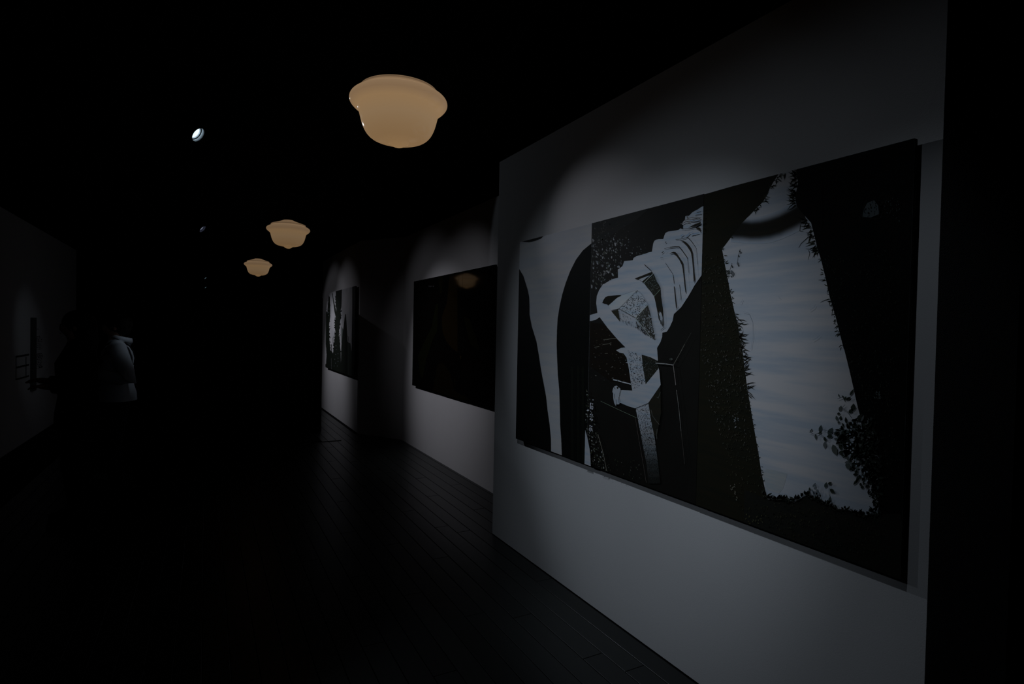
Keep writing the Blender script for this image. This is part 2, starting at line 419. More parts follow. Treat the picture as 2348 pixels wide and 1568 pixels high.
def key(t):
    for p, q in zip(KEY, KEY[1:]):
        if t <= q[0]:
            u = (t-p[0])/(q[0]-p[0]); L = lambda x, y: tuple(i+(j-i)*u for i, j in zip(x, y)); return L(p[1], q[1]), L(p[2], q[2]), L(p[3], q[3]), p[4]+(q[4]-p[4])*u
NS = 14; cols_seg = []
for i in range(NS):
    u, v, m_ = key(i/NS), key((i+1)/NS), key((i+.5)/NS)
    dkc_ = DK if i < NS*.5 else [(.004, .004, .003), tuple(x*2.2 for x in m_[2]), (.012, .011, .009)]
    cols_seg.append(((*u[0], *u[1]), (*v[0], *v[1]), m_[2], int(62*m_[3]), dkc_))
for a, b, c, n, dc in cols_seg:
    P = B([(a[0], a[1]), (a[2], a[3]), (b[2], b[3]), (b[0], b[1])]); k2.poly(P, c); scatter(k2, P, n, .3, .85, dc)
k2.poly(B([(1226,610),(1330,460),(1335,700),(1300,900),(1275,880),(1250,760)]), (.020, .018, .012))
for q in ([(1250,670),(1262,720),(1290,760),(1320,795)], [(1300,560),(1312,570),(1330,520)], [(1303,835),(1298,880),(1300,920)]): k2.line(B(q), 1.0, (.10, .10, .085))
tail = Fv([(205,1085),(215,1030),(240,985),(285,972),(310,995),(350,1025),(350,1050),(440,1055),(560,1060),(650,1030),(800,955),(1028,675),(1030,650),(1048,690),(1075,960),(850,1285),(615,1380),(500,1345),(380,1295),(345,1280),(325,1310),(290,1310),(270,1340),(240,1290),(222,1200),(218,1105)])
k2.poly(tail, PALE)
for q in ([(350,1050),(335,1120),(330,1180),(345,1260)], [(365,1050),(352,1110),(338,1160)], [(318,1180),(322,1250),(335,1300)], [(240,990),(245,1020),(262,1030)], [(270,1225),(280,1290),(285,1310)], [(245,1120),(250,1200)]): k2.line(Fv(q), .9, (.09, .085, .075))
k2.dot(*Fv([(300,1010)])[0], 2.0, 3.2, (.03, .028, .02), .1); k2.dot(*Fv([(280,1318)])[0], 1.2, 2.0, (.04, .04, .03), .3)
k2.line(Fv([(225,865),(300,880),(380,905),(540,945)]), 2.6, (.42, .44, .46)); k2.line(Fv([(0,1252),(280,1385),(640,1548)]), .9, (.15, .19, .13))
# dark cavities of the shell
cav = (.014, .012, .008)
k2.poly(E_([(28,825),(50,770),(90,710),(140,685),(300,672),(420,665),(330,720),(240,790),(155,875),(110,840)]), cav)
k2.line(E_([(420,665),(500,640),(590,605),(700,578)]), .7, (.25, .25, .24))
k2.poly(E_([(155,875),(330,720),(440,668),(730,575),(370,935),(330,945),(205,968)]), (.44, .45, .45))
k2.poly(E_([(212,985),(345,958),(385,1195)]), (.028, .026, .016))
dia = E_([(370,935),(730,575),(800,640),(860,730),(940,860),(700,1120)])
k2.poly(dia, (.40, .42, .44)); scatter(k2, dia, 300, .35, .95, DK)
for q in ([(370,935),(730,575)], [(390,950),(700,1120)]): k2.line(E_(q), .8, (.08, .075, .06))
dd = E_([(700,1125),(940,870),(970,960),(985,1030),(1010,1160),(1040,1300),(1065,1430),(1085,1555),(1000,1500),(860,1340)])
k2.poly(dd, (.045, .042, .034)); scatter(k2, dd, 190, .4, 1.3, [(.3, .31, .31), (.18, .18, .17), (.1, .1, .09), (.38, .4, .42)], 2.0, 1.2, .7)
dt = E_([(370,960),(700,1135),(730,1340),(560,1290),(400,1200)]); scatter(k2, dt, 60, .3, .8, DK+[(.2, .2, .2)])
d2 = E_([(700,1180),(860,1340),(1000,1505),(860,1430),(730,1350)]); scatter(k2, d2, 130, .35, .9, DK)
k2.line(E_([(700,1120),(940,868)]), .9, (.42, .46, .40)); k2.line(E_([(700,1130),(840,1300),(1000,1500)]), .9, (.40, .44, .38))
k2.poly(E_([(683,337),(860,268),(1030,203),(1052,237),(740,357)]), (.02, .017, .012))
k2.poly(E_([(770,352),(985,270),(830,400)]), (.36, .38, .39))
k2.poly(E_([(830,403),(940,330),(1055,236),(868,425)]), (.02, .018, .012))
dk = E_([(868,425),(1062,243),(1100,320),(1130,400),(1175,470),(1192,510),(1195,560),(1075,692),(1010,600),(940,520)])
k2.poly(dk, (.024, .024, .017)); scatter(k2, dk, 120, .3, .8, [(.11, .12, .10), (.06, .065, .05), (.2, .22, .22)])
k2.poly(E_([(1073,695),(1195,560),(1203,680),(1215,750),(1240,920),(1255,1060),(1262,1260),(1245,1305),(1235,1260),(1245,1120),(1215,1010),(1180,980),(1160,1030),(1185,1100),(1165,1130),(1130,950),(1100,800)]), (.020, .018, .012))
k2.line(E_([(868,425),(1055,237)]), .9, (.40, .44, .38)); k2.line(E_([(1075,692),(1195,560)]), .8, (.2, .28, .2))
k2.poly(E_([(1155,1050),(1180,1090),(1190,1160),(1175,1180),(1160,1120)]), (.03, .028, .02)); k2.poly(E_([(1200,1170),(1220,1165),(1225,1245),(1205,1250)]), (.02, .02, .015))
k2.line(E_([(1212,1365),(1240,1335),(1295,1300)]), .9, (.06, .055, .05)); k2.line(E_([(1520,955),(1568,905)]), .9, (.05, .045, .04))
k2.line(E_([(880,55),(960,125),(1030,192)]), 1.1, (.03, .02, .016))
# ribs of the shell
L1 = (.025, .020, .014)
k2.line(G([(325,935),(380,1015),(430,1090),(440,1120)]), .8, L1); k2.line(G([(440,1120),(455,1240)]), 1., L1); k2.line(G([(458,1290),(470,1420),(488,1568)]), 2., L1); k2.line(A([(1465,905),(1474,992)]), 1.8, L1)
k2.line(G([(480,583),(560,577),(620,560),(665,555)]), 1., L1); k2.line(G([(665,555),(700,590),(735,635),(782,705)]), 1.1, L1); k2.line(G([(782,705),(792,780),(799,880),(802,950)]), .6, (.2, .2, .2))
k2.poly(G([(548,600),(600,605),(635,625),(665,650),(690,680),(712,712),(735,780),(745,900),(757,1050),(772,1180),(752,1228),(740,1050),(725,870),(712,800),(700,760),(640,670),(590,620)]), L1)
k2.line(G([(310,722),(345,712),(400,698)]), .9, L1); k2.line(G([(400,700),(470,692),(535,693)]), 1.7, L1); k2.line(G([(535,693),(570,735),(610,790),(655,855)]), 1.5, L1); k2.line(G([(655,855),(668,960),(678,1080)]), .7, L1)
k2.poly(G([(383,802),(415,780),(450,768),(478,774),(505,800),(545,860),(592,930),(602,1010),(612,1120),(625,1250),(638,1372),(628,1378),(612,1260),(598,1130),(585,1020),(572,965),(530,880),(490,825),(450,790),(420,790)]), L1)
k2.line(G([(540,1260),(548,1340),(563,1490)]), .9, L1); k2.line(G([(275,785),(300,762)]), 1.5, L1); k2.line(G([(325,632),(338,618)]), 1.5, L1); k2.line(G([(255,858),(292,855)]), .7, L1)
k2.poly(G([(668,412),(760,360),(860,322),(858,352),(790,385)]), L1); k2.poly(G([(770,408),(830,404),(858,420),(856,475),(835,440)]), L1); k2.line(G([(570,425),(670,422),(770,410)]), .9, L1)
for q in ([(660,270),(720,262),(790,250),(860,262)], [(590,345),(640,320),(700,330)], [(610,300),(660,290),(740,285)], [(655,225),(658,270)], [(740,300),(800,290),(850,270)], [(560,350),(590,345)]): k2.line(G(q), 1.4, (.14, .135, .12))
for q in ([(640,540),(690,490),(745,472)], [(700,300),(760,305),(840,295)], [(770,200),(860,190)], [(790,160),(850,145)], [(565,530),(600,505)], [(720,510),(830,485)]): k2.line(G(q), 1.8, (.26, .33, .42))
# cube seams and eyelet
GL = (.30, .29, .27)
k2.line(Fv([(1010,568),(1180,580),(1325,602)]), 2.0, GL); k2.line(Fv([(1325,602),(1440,400),(1530,230)]), .9, (.16, .15, .12)); k2.line(Fv([(1530,230),(1650,20)]), .6, (.05, .05, .04))
k2.line(Fv([(1325,602),(1345,750),(1372,960)]), 1.3, (.24, .20, .18)); k2.line(B([(1480,500),(1500,650),(1520,850)]), 1.1, (.18, .17, .15)); k2.line(B([(1520,850),(1535,980),(1550,1130)]), .8, (.07, .06, .05))
k2.dot(*Fv([(1285,495)])[0], 3.6, 2.5, (.13, .15, .13), 0); k2.dot(*Fv([(1285,495)])[0], 2.4, 1.5, (.01, .01, .008), 0)
k2.line(B([(1128,738),(1160,930),(1192,1110),(1222,1290)]), .7, (.09, .07, .06))
# lower left sliver, foliage strip, date
k2.poly(B([(660,770),(690,812),(715,900),(735,1000),(742,1060),(745,1150),(660,1120)]), PALE)
strip = B([(700,480),(735,560),(790,840),(820,900),(850,1010),(885,1190),(750,1140),(742,1000),(712,890),(690,780),(690,560)])
scatter(k2, strip, 150, .4, 1.5, [(.14, .14, .11), (.06, .065, .04), (.26, .26, .24), (.04, .04, .02)], 1.7, 1.2)
k2.line(B([(808,880),(830,960),(855,1050),(882,1190)]), .9, (.22, .2, .16))
cloud(k2, 40, reg(B, 880, 1200, 1090, 1260), .3, 1.0, [(.09, .09, .07), (.05, .06, .03)], 2.2, 1.4)
TX = (.55, .54, .58)
def tl(p, wd=1.6): k2.line(T(p), wd, TX)
for x, y, r in ((395,348,1.4),(325,445,1.5),(380,467,1.4),(320,778,1.7),(372,796,1.7),(318,918,1.9),(368,940,1.9),(308,1118,1.7),(358,1140,1.7),(327,685,1.0)): k2.dot(*T([(x,y)])[0], r, r, TX, 0)
k2.dot(*T([(238,658)])[0], 1.9, 1.9, TX, 0)
tl([(325,445),(318,520),(315,600)], 2.0); tl([(315,600),(345,610),(385,622)]); tl([(388,622),(396,575),(390,530)]); tl([(390,530),(350,525)], 1.2); tl([(347,525),(343,600)], 1.2)
tl([(300,1180),(285,1220),(295,1265),(320,1282),(340,1260),(342,1215),(330,1180),(300,1180)], 1.5); tl([(342,1190),(368,1215),(378,1275)], 1.6)
# panel three: path, foliage
k3 = Ink(XP, YB[0], YB[1]-.001, PZ0, PZ1)
GD = (.0125, .0115, .0065)
leftdark = CC([(0,470),(590,300),(555,350),(520,410),(500,460),(470,510),(430,548),(380,600),(310,670),(240,765),(175,850),(195,960),(215,1060),(235,1170),(262,1290),(290,1400),(305,1500)]) \
    + D([(286,0),(300,110),(315,230),(338,370),(360,500),(385,640),(410,800),(432,900),(450,965),(470,1200),(470,1500),(-60,1500),(-60,0)])
k3.poly(leftdark, GD)
right = CC([(718,200),(712,300),(722,380),(700,470),(712,540),(770,610),(815,660),(840,760),(865,860),(885,920),(920,1060),(950,1200),(990,1330),(1020,1450),(1050,1568)]) \
    + D([(940,0),(970,120),(1000,250),(1022,350),(1045,440),(1055,520),(1030,590),(1010,640),(1040,720),(1075,800),(1120,880),(1150,940),(1165,1010),(1150,1070),(1150,1600),(1600,1600)])+CC([(1800,-600),(700,-600)])
k3.poly(right, BLK)
bottom = D([(300,900),(445,965),(500,968),(560,962),(620,985),(660,960),(700,938),(760,965),(800,985),(850,1000),(880,1025),(960,1030),(1010,1050),(1060,1068),(1130,1060),(1300,1060),(1400,1500),(900,1400),(300,1200)])
k3.poly(bottom, (.012, .012, .009))
# soft dark arc across the path
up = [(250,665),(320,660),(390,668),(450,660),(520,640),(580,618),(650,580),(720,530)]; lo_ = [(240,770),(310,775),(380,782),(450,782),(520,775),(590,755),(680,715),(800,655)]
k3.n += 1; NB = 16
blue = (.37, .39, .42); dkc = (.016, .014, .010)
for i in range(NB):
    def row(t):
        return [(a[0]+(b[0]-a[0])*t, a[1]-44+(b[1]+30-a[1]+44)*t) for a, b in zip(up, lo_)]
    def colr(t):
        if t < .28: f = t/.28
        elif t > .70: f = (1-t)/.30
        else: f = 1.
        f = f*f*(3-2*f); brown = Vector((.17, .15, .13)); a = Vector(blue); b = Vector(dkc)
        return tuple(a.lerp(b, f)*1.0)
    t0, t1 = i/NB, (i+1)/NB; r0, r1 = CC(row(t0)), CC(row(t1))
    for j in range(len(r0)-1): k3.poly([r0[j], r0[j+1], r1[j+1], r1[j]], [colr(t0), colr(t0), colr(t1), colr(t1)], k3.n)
random.seed(5)
# keep the dark bank over the arc's left end
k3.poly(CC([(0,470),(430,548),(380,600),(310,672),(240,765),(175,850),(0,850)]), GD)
k3.poly(CC([(700,470),(712,540),(770,610),(815,660),(900,700),(900,400)]), BLK)
def along(P, n, jit=4):
    L = [math.hypot(P[i+1][0]-P[i][0], P[i+1][1]-P[i][1]) for i in range(len(P)-1)]; tot = sum(L); out = []
    for _ in range(n):
        t = random.random()*tot; i = 0
        while i < len(L)-1 and t > L[i]: t -= L[i]; i += 1
        u = t/L[i]; out.append((P[i][0]+(P[i+1][0]-P[i][0])*u+random.uniform(-jit, jit), P[i][1]+(P[i+1][1]-P[i][1])*u+random.uniform(-jit, jit)))
    return out
def grass(k, P, n, L0, L1, a0, a1, wd, cols, jit=3):
    k.n += 1
    for x, y in along(P, n, jit): k.blade(x, y, random.uniform(L0, L1), random.uniform(a0, a1), wd*random.uniform(.6, 1.2), random.choice(cols), k.n, random.uniform(-.6, .6))
GC = [(.012, .014, .009), (.02, .022, .014), (.035, .036, .022)]
grass(k3, CC([(590,310),(520,410),(470,510),(400,580)]), 34, 5, 16, -.6, 1.6, 2.2, GC)
grass(k3, CC([(610,325),(640,300),(660,290)]), 5, 8, 14, 1.4, 2.4, 1.6, GC)
grass(k3, CC([(712,290),(715,380),(700,480),(705,540)]), 60, 10, 26, 2.4, 4.2, 2.4, GC)
grass(k3, CC([(770,630),(815,700),(845,800),(870,880)]), 46, 10, 26, 1.9, 3.6, 2.4, GC)
grass(k3, CC([(885,920),(920,1060),(960,1230),(1000,1370),(1045,1568)]), 46, 3, 12, 1.9, 3.7, 1.6, GC)
for q in ([(740,680),(735,720),(760,725)], [(795,765),(745,810),(728,840)], [(800,860),(808,880),(795,925)], [(950,1208),(915,1218),(885,1232)], [(915,1070),(870,1072)], [(972,1280),(966,1330)], [(1010,1310),(1000,1370)]): k3.line(CC(q), 1.6, GC[0], taper=True)
grass(k3, CC([(175,850),(215,1060),(262,1290),(305,1500)])+D([(295,60)]), 60, 3, 10, -1.2, .9, 1.6, GC)
grass(k3, CC([(290,1350),(310,1568)])+D([(290,20),(315,230),(325,300)]), 70, 8, 24, -1.3, 1.2, 1.8, [(.02, .02, .013), (.06, .05, .04), (.012, .012, .01)])
grass(k3, D([(330,320),(360,500),(385,640),(420,860)]), 30, 2, 6, -.8, .8, 1.4, GC)
for (x, y), L, a in (((240,760), 10, .6), ((300,860), 9, .9), ((318,870), 8, 2.2), ((295,890), 9, 1.2), ((245,965), 11, 1.0), ((250,1000), 14, 1.9), ((290,940), 14, 1.4), ((300,960), 8, 1.7), ((225,1000), 14, 1.4), ((260,1010), 18, 1.7), ((240,1040), 8, .8)):
    xx, yy = CC([(x, y)])[0]; k3.leaf(xx, yy, L*.7, L*.35, a, random.choice([(.05, .05, .045), (.12, .12, .12), (.03, .03, .025)]))
k3.line(CC([(310,850),(295,900),(290,940)]), .7, (.08, .08, .07)); k3.line(CC([(250,950),(235,1000),(225,1060)]), .7, (.08, .08, .07))
# foliage texture on the banks
def bank(P, n, cols, r0, r1):
    k3.n += 1
    for x, y in inpoly(P, n): k3.leaf(x, y, random.uniform(r0, r1)*1.6, random.uniform(r0, r1)*.6, random.uniform(.6, 2.2), random.choice(cols), k3.n)
bank(CC([(40,880),(180,900),(215,1060),(262,1290),(305,1500),(310,1568),(30,1568)]), 330, [(.034, .032, .020), (.024, .024, .013), (.052, .048, .036), (.02, .019, .011)], 1.2, 4)
bank(D([(10,0),(285,0),(335,370),(360,500),(320,640),(180,640),(60,300)]), 420, [(.040, .037, .025), (.026, .026, .015), (.075, .07, .058), (.022, .02, .012)], 1.4, 4.5)
bank(D([(180,600),(385,640),(430,900),(200,960)]), 110, [(.035, .032, .018), (.022, .022, .012), (.05, .05, .032)], 1.2, 3.5)
bank(D([(215,860),(245,860),(260,980),(210,950)]), 12, [(.14, .13, .10)], 2.5, 4)
bank(D([(250,1000),(450,980),(900,1010),(1250,1080),(1100,1350),(600,1210)]), 420, [(.016, .018, .012), (.024, .024, .014), (.038, .036, .02), (.010, .010, .007)], 1.5, 4.5)
bank(D([(300,1050),(420,1060),(430,1120),(330,1110)]), 18, [(.07, .065, .03)], 2.5, 4.5)
bank(D([(210,420),(262,430),(265,510),(235,490)]), 9, [(.32, .32, .31), (.2, .2, .19)], 2, 3.5)
bank(CC([(900,900),(1480,820),(1500,1568),(1060,1568),(960,1200)]), 260, [(.014, .016, .012), (.02, .022, .016), (.010, .011, .009)], 1.5, 4.5)
bank(D([(960,0),(1300,0),(1300,900),(1150,900),(1060,560),(1030,350)]), 330, [(.018, .021, .015), (.028, .030, .022), (.012, .013, .01)], 1.5, 4.5)
bank(D([(1130,250),(1200,280),(1180,330),(1140,320)]), 14, [(.10, .12, .115)], 2, 3.5); bank(D([(1085,430),(1130,440),(1120,465)]), 8, [(.09, .1, .085)], 2, 3)
k3.poly(CC([(1225,520),(1275,500),(1305,540),(1310,600),(1250,625),(1190,620),(1200,570)]), (.07, .08, .08)); bank(CC([(1190,480),(1350,500),(1360,610),(1240,640),(1170,620)]), 60, [(.012, .012, .01)], 2, 4.5)
bank(CC([(1330,480),(1480,480),(1490,640),(1350,640)]), 22, [(.05, .058, .055), (.03, .035, .03)], 2, 4)
# bramble hanging over the path
k3.n += 1
LV = [(.045, .055, .048), (.070, .078, .068), (.022, .028, .02), (.10, .105, .10), (.014, .016, .012)]
for (x, y), L, wd, a, c in (((190,600), 17, 8, -1.3, 0), ((215,595), 9, 5, 2.6, 2), ((280,630), 20, 11, -1.0, 0), ((150,620), 13, 6, 1.5, 1), ((240,650), 12, 7, 1.2, 2), ((250,700), 16, 9, 1.6, 3), ((330,730), 27, 14, 1.2, 1), ((330,640), 14, 9, 3.0, 2), ((400,380), 14, 8, -1.2, 1), ((410,400), 8, 6, 2.8, 2), ((380,480), 12, 7, -1.8, 1), ((405,470), 10, 6, -1.2, 2), ((385,510), 7, 5, -1, 0), ((400,230), 8, 3, -1.8, 0), ((425,215), 8, 3, .6, 2), ((450,270), 12, 5, -1.1, 2), ((470,260), 13, 6, -.5, 4), ((510,215), 18, 6, -1.0, 2), ((500,400), 14, 9, -.8, 2), ((540,380), 18, 12, -1.4, 2), ((470,920), 20, 12, 1.0, 1), ((560,980), 14, 6, -1.4, 4), ((600,1050), 12, 8, 3.2, 4), ((250,1190), 14, 8, -1.3, 0), ((280,1150), 10, 7, -.4, 2), ((300,1200), 15, 9, .7, 2), ((290,1340), 14, 6, -1.3, 0), ((90,600), 6, 3, -1.2, 0), ((110,590), 6, 3, -1.6, 2), ((85,1220), 8, 5, -1.5, 2), ((130,1160), 7, 3, -.8, 2)):
    xx, yy = Hh([(x, y)])[0]; k3.leaf(xx, yy, L, wd, a, LV[c], k3.n)
k3.n += 1
for x, y in inpoly(Hh([(370,580),(420,530),(500,480),(560,420),(620,440),(760,560),(820,900),(820,1250),(760,1200),(690,1210),(600,1110),(560,1000),(470,900),(400,790),(370,700)]), 330):
    k3.leaf(x, y, random.uniform(7, 17), random.uniform(4, 9), random.uniform(0, 6.28), random.choice(LV+[LV[4]]*4+[LV[2]]*2), k3.n)
for x, y in inpoly(Hh([(700,1180),(800,1240),(830,1440),(780,1500),(740,1300)]), 50): k3.leaf(x, y, random.uniform(4, 9), random.uniform(3, 5), random.uniform(0, 6.28), random.choice([LV[4], LV[2]]), k3.n)
for x, y in inpoly(Hh([(500,500),(600,480),(560,800),(700,1000),(700,1180),(620,1080),(560,930),(480,780)]), 26): k3.dot(x, y, 2.5, 1.8, (.26, .30, .33), random.uniform(0, 3))
for q in ([(240,575),(330,600),(370,610)], [(180,610),(230,640),(290,690)], [(430,340),(490,380),(540,450)], [(390,250),(440,230),(470,270)], [(300,1190),(300,1250),(330,1350),(345,1420)], [(90,600),(150,625),(190,610)], [(515,950),(560,1000),(640,1080)], [(470,310),(440,340)], [(400,490),(460,520)]): k3.line(Hh(q), .9, (.04, .045, .04))
# hedge top along the bottom of the path
k3.n += 1
for x, y in along(D([(430,930),(470,960),(540,962),(600,980),(660,955),(700,930),(760,965),(840,995),(880,1025),(960,1030),(1060,1068),(1130,1055),(1165,1000)]), 170, 3): k3.leaf(x, y, random.uniform(5, 14), random.uniform(3, 6), random.uniform(-2.9, -.2), random.choice([(.010, .011, .008), (.02, .022, .015), (.03, .03, .022)]), k3.n)
for x, y in inpoly(D([(740,860),(790,900),(800,970),(740,960)]), 12): k3.leaf(x, y, 9, 4, random.uniform(-2.2, -.8), (.12, .14, .15), k3.n)
for q in ([(1080,990),(1095,1050)],): pass
k3.poly(D([(415,800),(440,770),(500,780),(575,800),(560,860),(545,900),(520,930),(440,900)]), (.36, .36, .35), 1)
k3.n = max(k3.n, 2)
for q in ([(335,1210),(325,1235),(322,1240)], [(340,1300),(380,1310),(405,1370),(410,1480),(395,1568)], [(590,1190),(605,1200)], [(820,1290),(850,1270),(860,1250)], [(840,1505),(870,1490),(890,1470)]): k3.line(CC(q), .5, (.2, .23, .27))
for k, p in ((k1, p1), (k2, p2), (k3, p3)):
    o = k.build(p, m_ink); o.matrix_parent_inverse = Matrix.Identity(4)

# ---- middle painting: dark, glossy, three panels
XM = X2-.05
QY = [4.915, 5.71, 7.36]
mid = empty('painting', (X2, 6.1, .84), label='nearly black glossy two-panel painting on the middle white wall, faint brown shapes', category='painting', group='paintings on the right-hand walls')
MZ0, MZ1 = .845, 2.238
m_dkg = mat('glossy_black_ground', (.0025, .0022, .002), .06, noise=.4, nscale=5, spec=.5)
q1 = panel(mid, XM, QY[0], QY[1]-.001, MZ0, MZ1, m_dkg); q2 = panel(mid, XM, QY[1]+.001, QY[2], MZ0, MZ1, m_dkg)
fb = battens(mid, XM, X2, QY[0]+.035, QY[2]-.035, MZ0+.035, MZ1-.035)
for o in (q1, q2, fb): fix(o, mid)
W1 = (.010, .0062, .0025); W2 = (.006, .0055, .0025); W3 = (.016, .010, .004)
ka = Ink(XM, QY[0], QY[1]-.001, MZ0, MZ1); kb = Ink(XM, QY[1]+.001, QY[2], MZ0, MZ1)
for k in (ka, kb):
    k.poly(J([(350,215),(395,210),(385,390),(365,380)]), W2)
    k.poly(J([(455,215),(530,205),(533,940),(480,900),(430,840),(390,740),(385,600),(430,480),(450,300)]), W1)
    k.poly(J([(490,215),(545,205),(540,310),(520,290)]), W3)
    k.poly(J([(330,480),(350,480),(340,740),(290,840),(240,1000),(205,1180),(185,1180),(155,980),(190,900),(290,700)]), (.0055, .006, .0025))
    k.poly(J([(590,600),(640,620),(720,820),(740,920),(650,860)]), W2)
    k.poly(J([(345,1050),(400,1040),(470,1150),(500,1300),(640,1380),(560,1400),(300,1300)]), (.006, .0045, .0024))
    k.poly(J([(555,970),(570,975),(565,1010),(558,1000)]), W3); k.poly(J([(500,1190),(515,1180),(512,1270),(500,1250)]), W2)
    k.poly(J([(520,1340),(600,1350),(650,1390),(540,1385)]), W2)
kb.n += 1
for x in (262, 275, 288, 304): kb.poly(J([(x,310),(x+6,310),(x+6,320),(x,320)]), (.06, .06, .06), kb.n)
ka.build(q1, m_inkgloss); kb.build(q2, m_inkgloss)

# ---- far painting: two panels, tree trunks and a cone
XF = X3-.045
RY = [8.77, 9.86, 11.15]
far = empty('painting', (X3, 9.9, .84), label='pale painting with black tree trunks and a dark cone, on the farthest white wall', category='painting', group='paintings on the right-hand walls')
FZ0, FZ1 = .845, 2.238
m_pale4 = pale('primed_canvas_grey', (.42, .42, .43), (.34, .35, .365), (1, 3, 3))
r1 = panel(far, XF, RY[0], RY[1]-.001, FZ0, FZ1, m_pale4); r2 = panel(far, XF, RY[1]+.001, RY[2], FZ0, FZ1, m_pale4)
ff = battens(far, XF, X3, RY[0]+.035, RY[2]-.035, FZ0+.035, FZ1-.035)
for o in (r1, r2, ff): fix(o, far)
kf = [Ink(XF, RY[0], RY[1]-.001, FZ0, FZ1), Ink(XF, RY[1]+.001, RY[2], FZ0, FZ1)]
GB = (.008, .011, .007)
for k in kf:
    k.poly(K([(262,160),(355,130),(345,420),(330,480),(340,530),(325,640),(318,720),(303,800),(310,900),(325,1000),(335,1100),(345,1600),(200,1600),(195,1180),(225,1080),(235,960),(250,840),(258,790),(248,740),(248,640),(262,560),(262,520),(270,440),(258,380)]), GB)
    k.poly(K([(155,240),(172,270),(178,380),(178,560),(162,680),(166,900),(180,1060),(215,1100),(220,1600),(60,1600),(85,1250),(115,1270),(122,1130),(112,980),(100,800),(90,740),(108,560),(115,480),(135,490),(148,330)]), GB)
    k.poly(K([(205,200),(214,205),(235,340),(262,450),(268,560),(258,560),(240,480),(225,360)]), GB)
    k.poly(K([(345,700),(375,760),(372,900),(345,960)]), (.10, .12, .11))
    k.poly(K([(402,520),(413,525),(422,640),(430,800),(437,950),(447,1150),(455,1600),(330,1600),(345,1000),(365,800),(380,700),(388,620)]), GB)
    k.poly(K([(437,940),(480,960),(500,1100),(520,1600),(440,1600)]), (.045, .055, .045))
    k.poly(K([(508,110),(570,90),(570,1600),(498,1600),(500,900),(508,500)]), (.006, .007, .006))
    k.line(K([(437,850),(447,860),(450,905),(443,950),(437,955)]), .7, GB)
    k.line(K([(250,780),(240,850),(220,880),(222,960)]), .8, GB); k.line(K([(200,975),(192,1020),(200,1090)]), 1.3, GB)
    k.line(K([(330,830),(310,860),(318,950)]), 1.2, GB); k.line(K([(195,1180),(198,1400)]), .5, (.12, .12, .12))
    k.line(K([(80,1150),(85,1170),(90,1180)]), 1.3, GB)
    random.seed(9); k.n += 1
    for x, y in along(K([(262,160),(258,380),(270,440),(248,640),(258,790),(225,1080)]), 26, .8)+along(K([(345,420),(325,640),(303,800),(335,1100)]), 26, .8)+along(K([(178,380),(162,680),(180,1060)]), 12, .6): k.dot(x, y, 2.0, 1.0, GB, random.uniform(0, 3), k.n)
    for x, y in inpoly(K([(120,300),(165,300),(160,560),(125,560)]), 10)+inpoly(K([(205,1000),(240,900),(300,1000),(330,1300),(210,1380)]), 14): k.dot(x, y, 1.2, .6, (.13, .15, .15), 1.3, k.n)
for k, p in zip(kf, (r1, r2)): k.build(p, m_ink3)

# ------------------------------------------------------------------ schoolhouse pendant lamps
def glass_mat(strength):
    m = bpy.data.materials.new('lit_opal_glass'); m.use_nodes = True; nt = m.node_tree; b = nt.nodes['Principled BSDF']
    b.inputs['Base Color'].default_value = (.35, .33, .30, 1); b.inputs['Roughness'].default_value = .12
    b.inputs['Specular IOR Level'].default_value = .5
    tc = nt.nodes.new('ShaderNodeTexCoord'); sp = nt.nodes.new('ShaderNodeSeparateXYZ'); nt.links.new(tc.outputs['Object'], sp.inputs[0])
    mr = nt.nodes.new('ShaderNodeMapRange'); mr.inputs[1].default_value = -.19; mr.inputs[2].default_value = .06
    nt.links.new(sp.outputs[2], mr.inputs[0])
    r = nt.nodes.new('ShaderNodeValToRGB'); e = r.color_ramp.elements
    stops = [(0, (0.268, 0.161, 0.070)), (.07, (0.245, 0.146, 0.066)), (.16, (0.213, 0.128, 0.060)), (.45, (0.241, 0.155, 0.082)), (.66, (0.260, 0.161, 0.079)), (.75, (0.213, 0.133, 0.072)), (.86, (0.248, 0.161, 0.091)), (.925, (0.198, 0.126, 0.070)), (.95, (0.104, 0.064, 0.036)), (.975, (0.208, 0.134, 0.074)), (1, (0.218, 0.139, 0.078))]  # glow colour by height; shade of the rim groove painted in as darker stops
    e[0].position = 0; e[0].color = (*stops[0][1], 1); e[1].position = 1; e[1].color = (*stops[-1][1], 1)
    for p, c in stops[1:-1]: q = e.new(p); q.color = (*c, 1)
    nt.links.new(mr.outputs[0], r.inputs['Fac']); nt.links.new(r.outputs[0], b.inputs['Emission Color'])
    b.inputs['Emission Strength'].default_value = strength
    return m
R = .2
prof = [(.0, -.895), (.08, -.885), (.15, -.85), (.20, -.81), (.26, -.785), (.40, -.765), (.55, -.715), (.66, -.62), (.735, -.48), (.78, -.33), (.81, -.215), (.845, -.145), (.93, -.075), (.99, -.01), (1.0, .045), (.97, .10), (.90, .145), (.83, .17), (.79, .185), (.785, .205), (.80, .225), (.795, .255), (.765, .275), (.60, .33), (.35, .42), (.24, .47)]
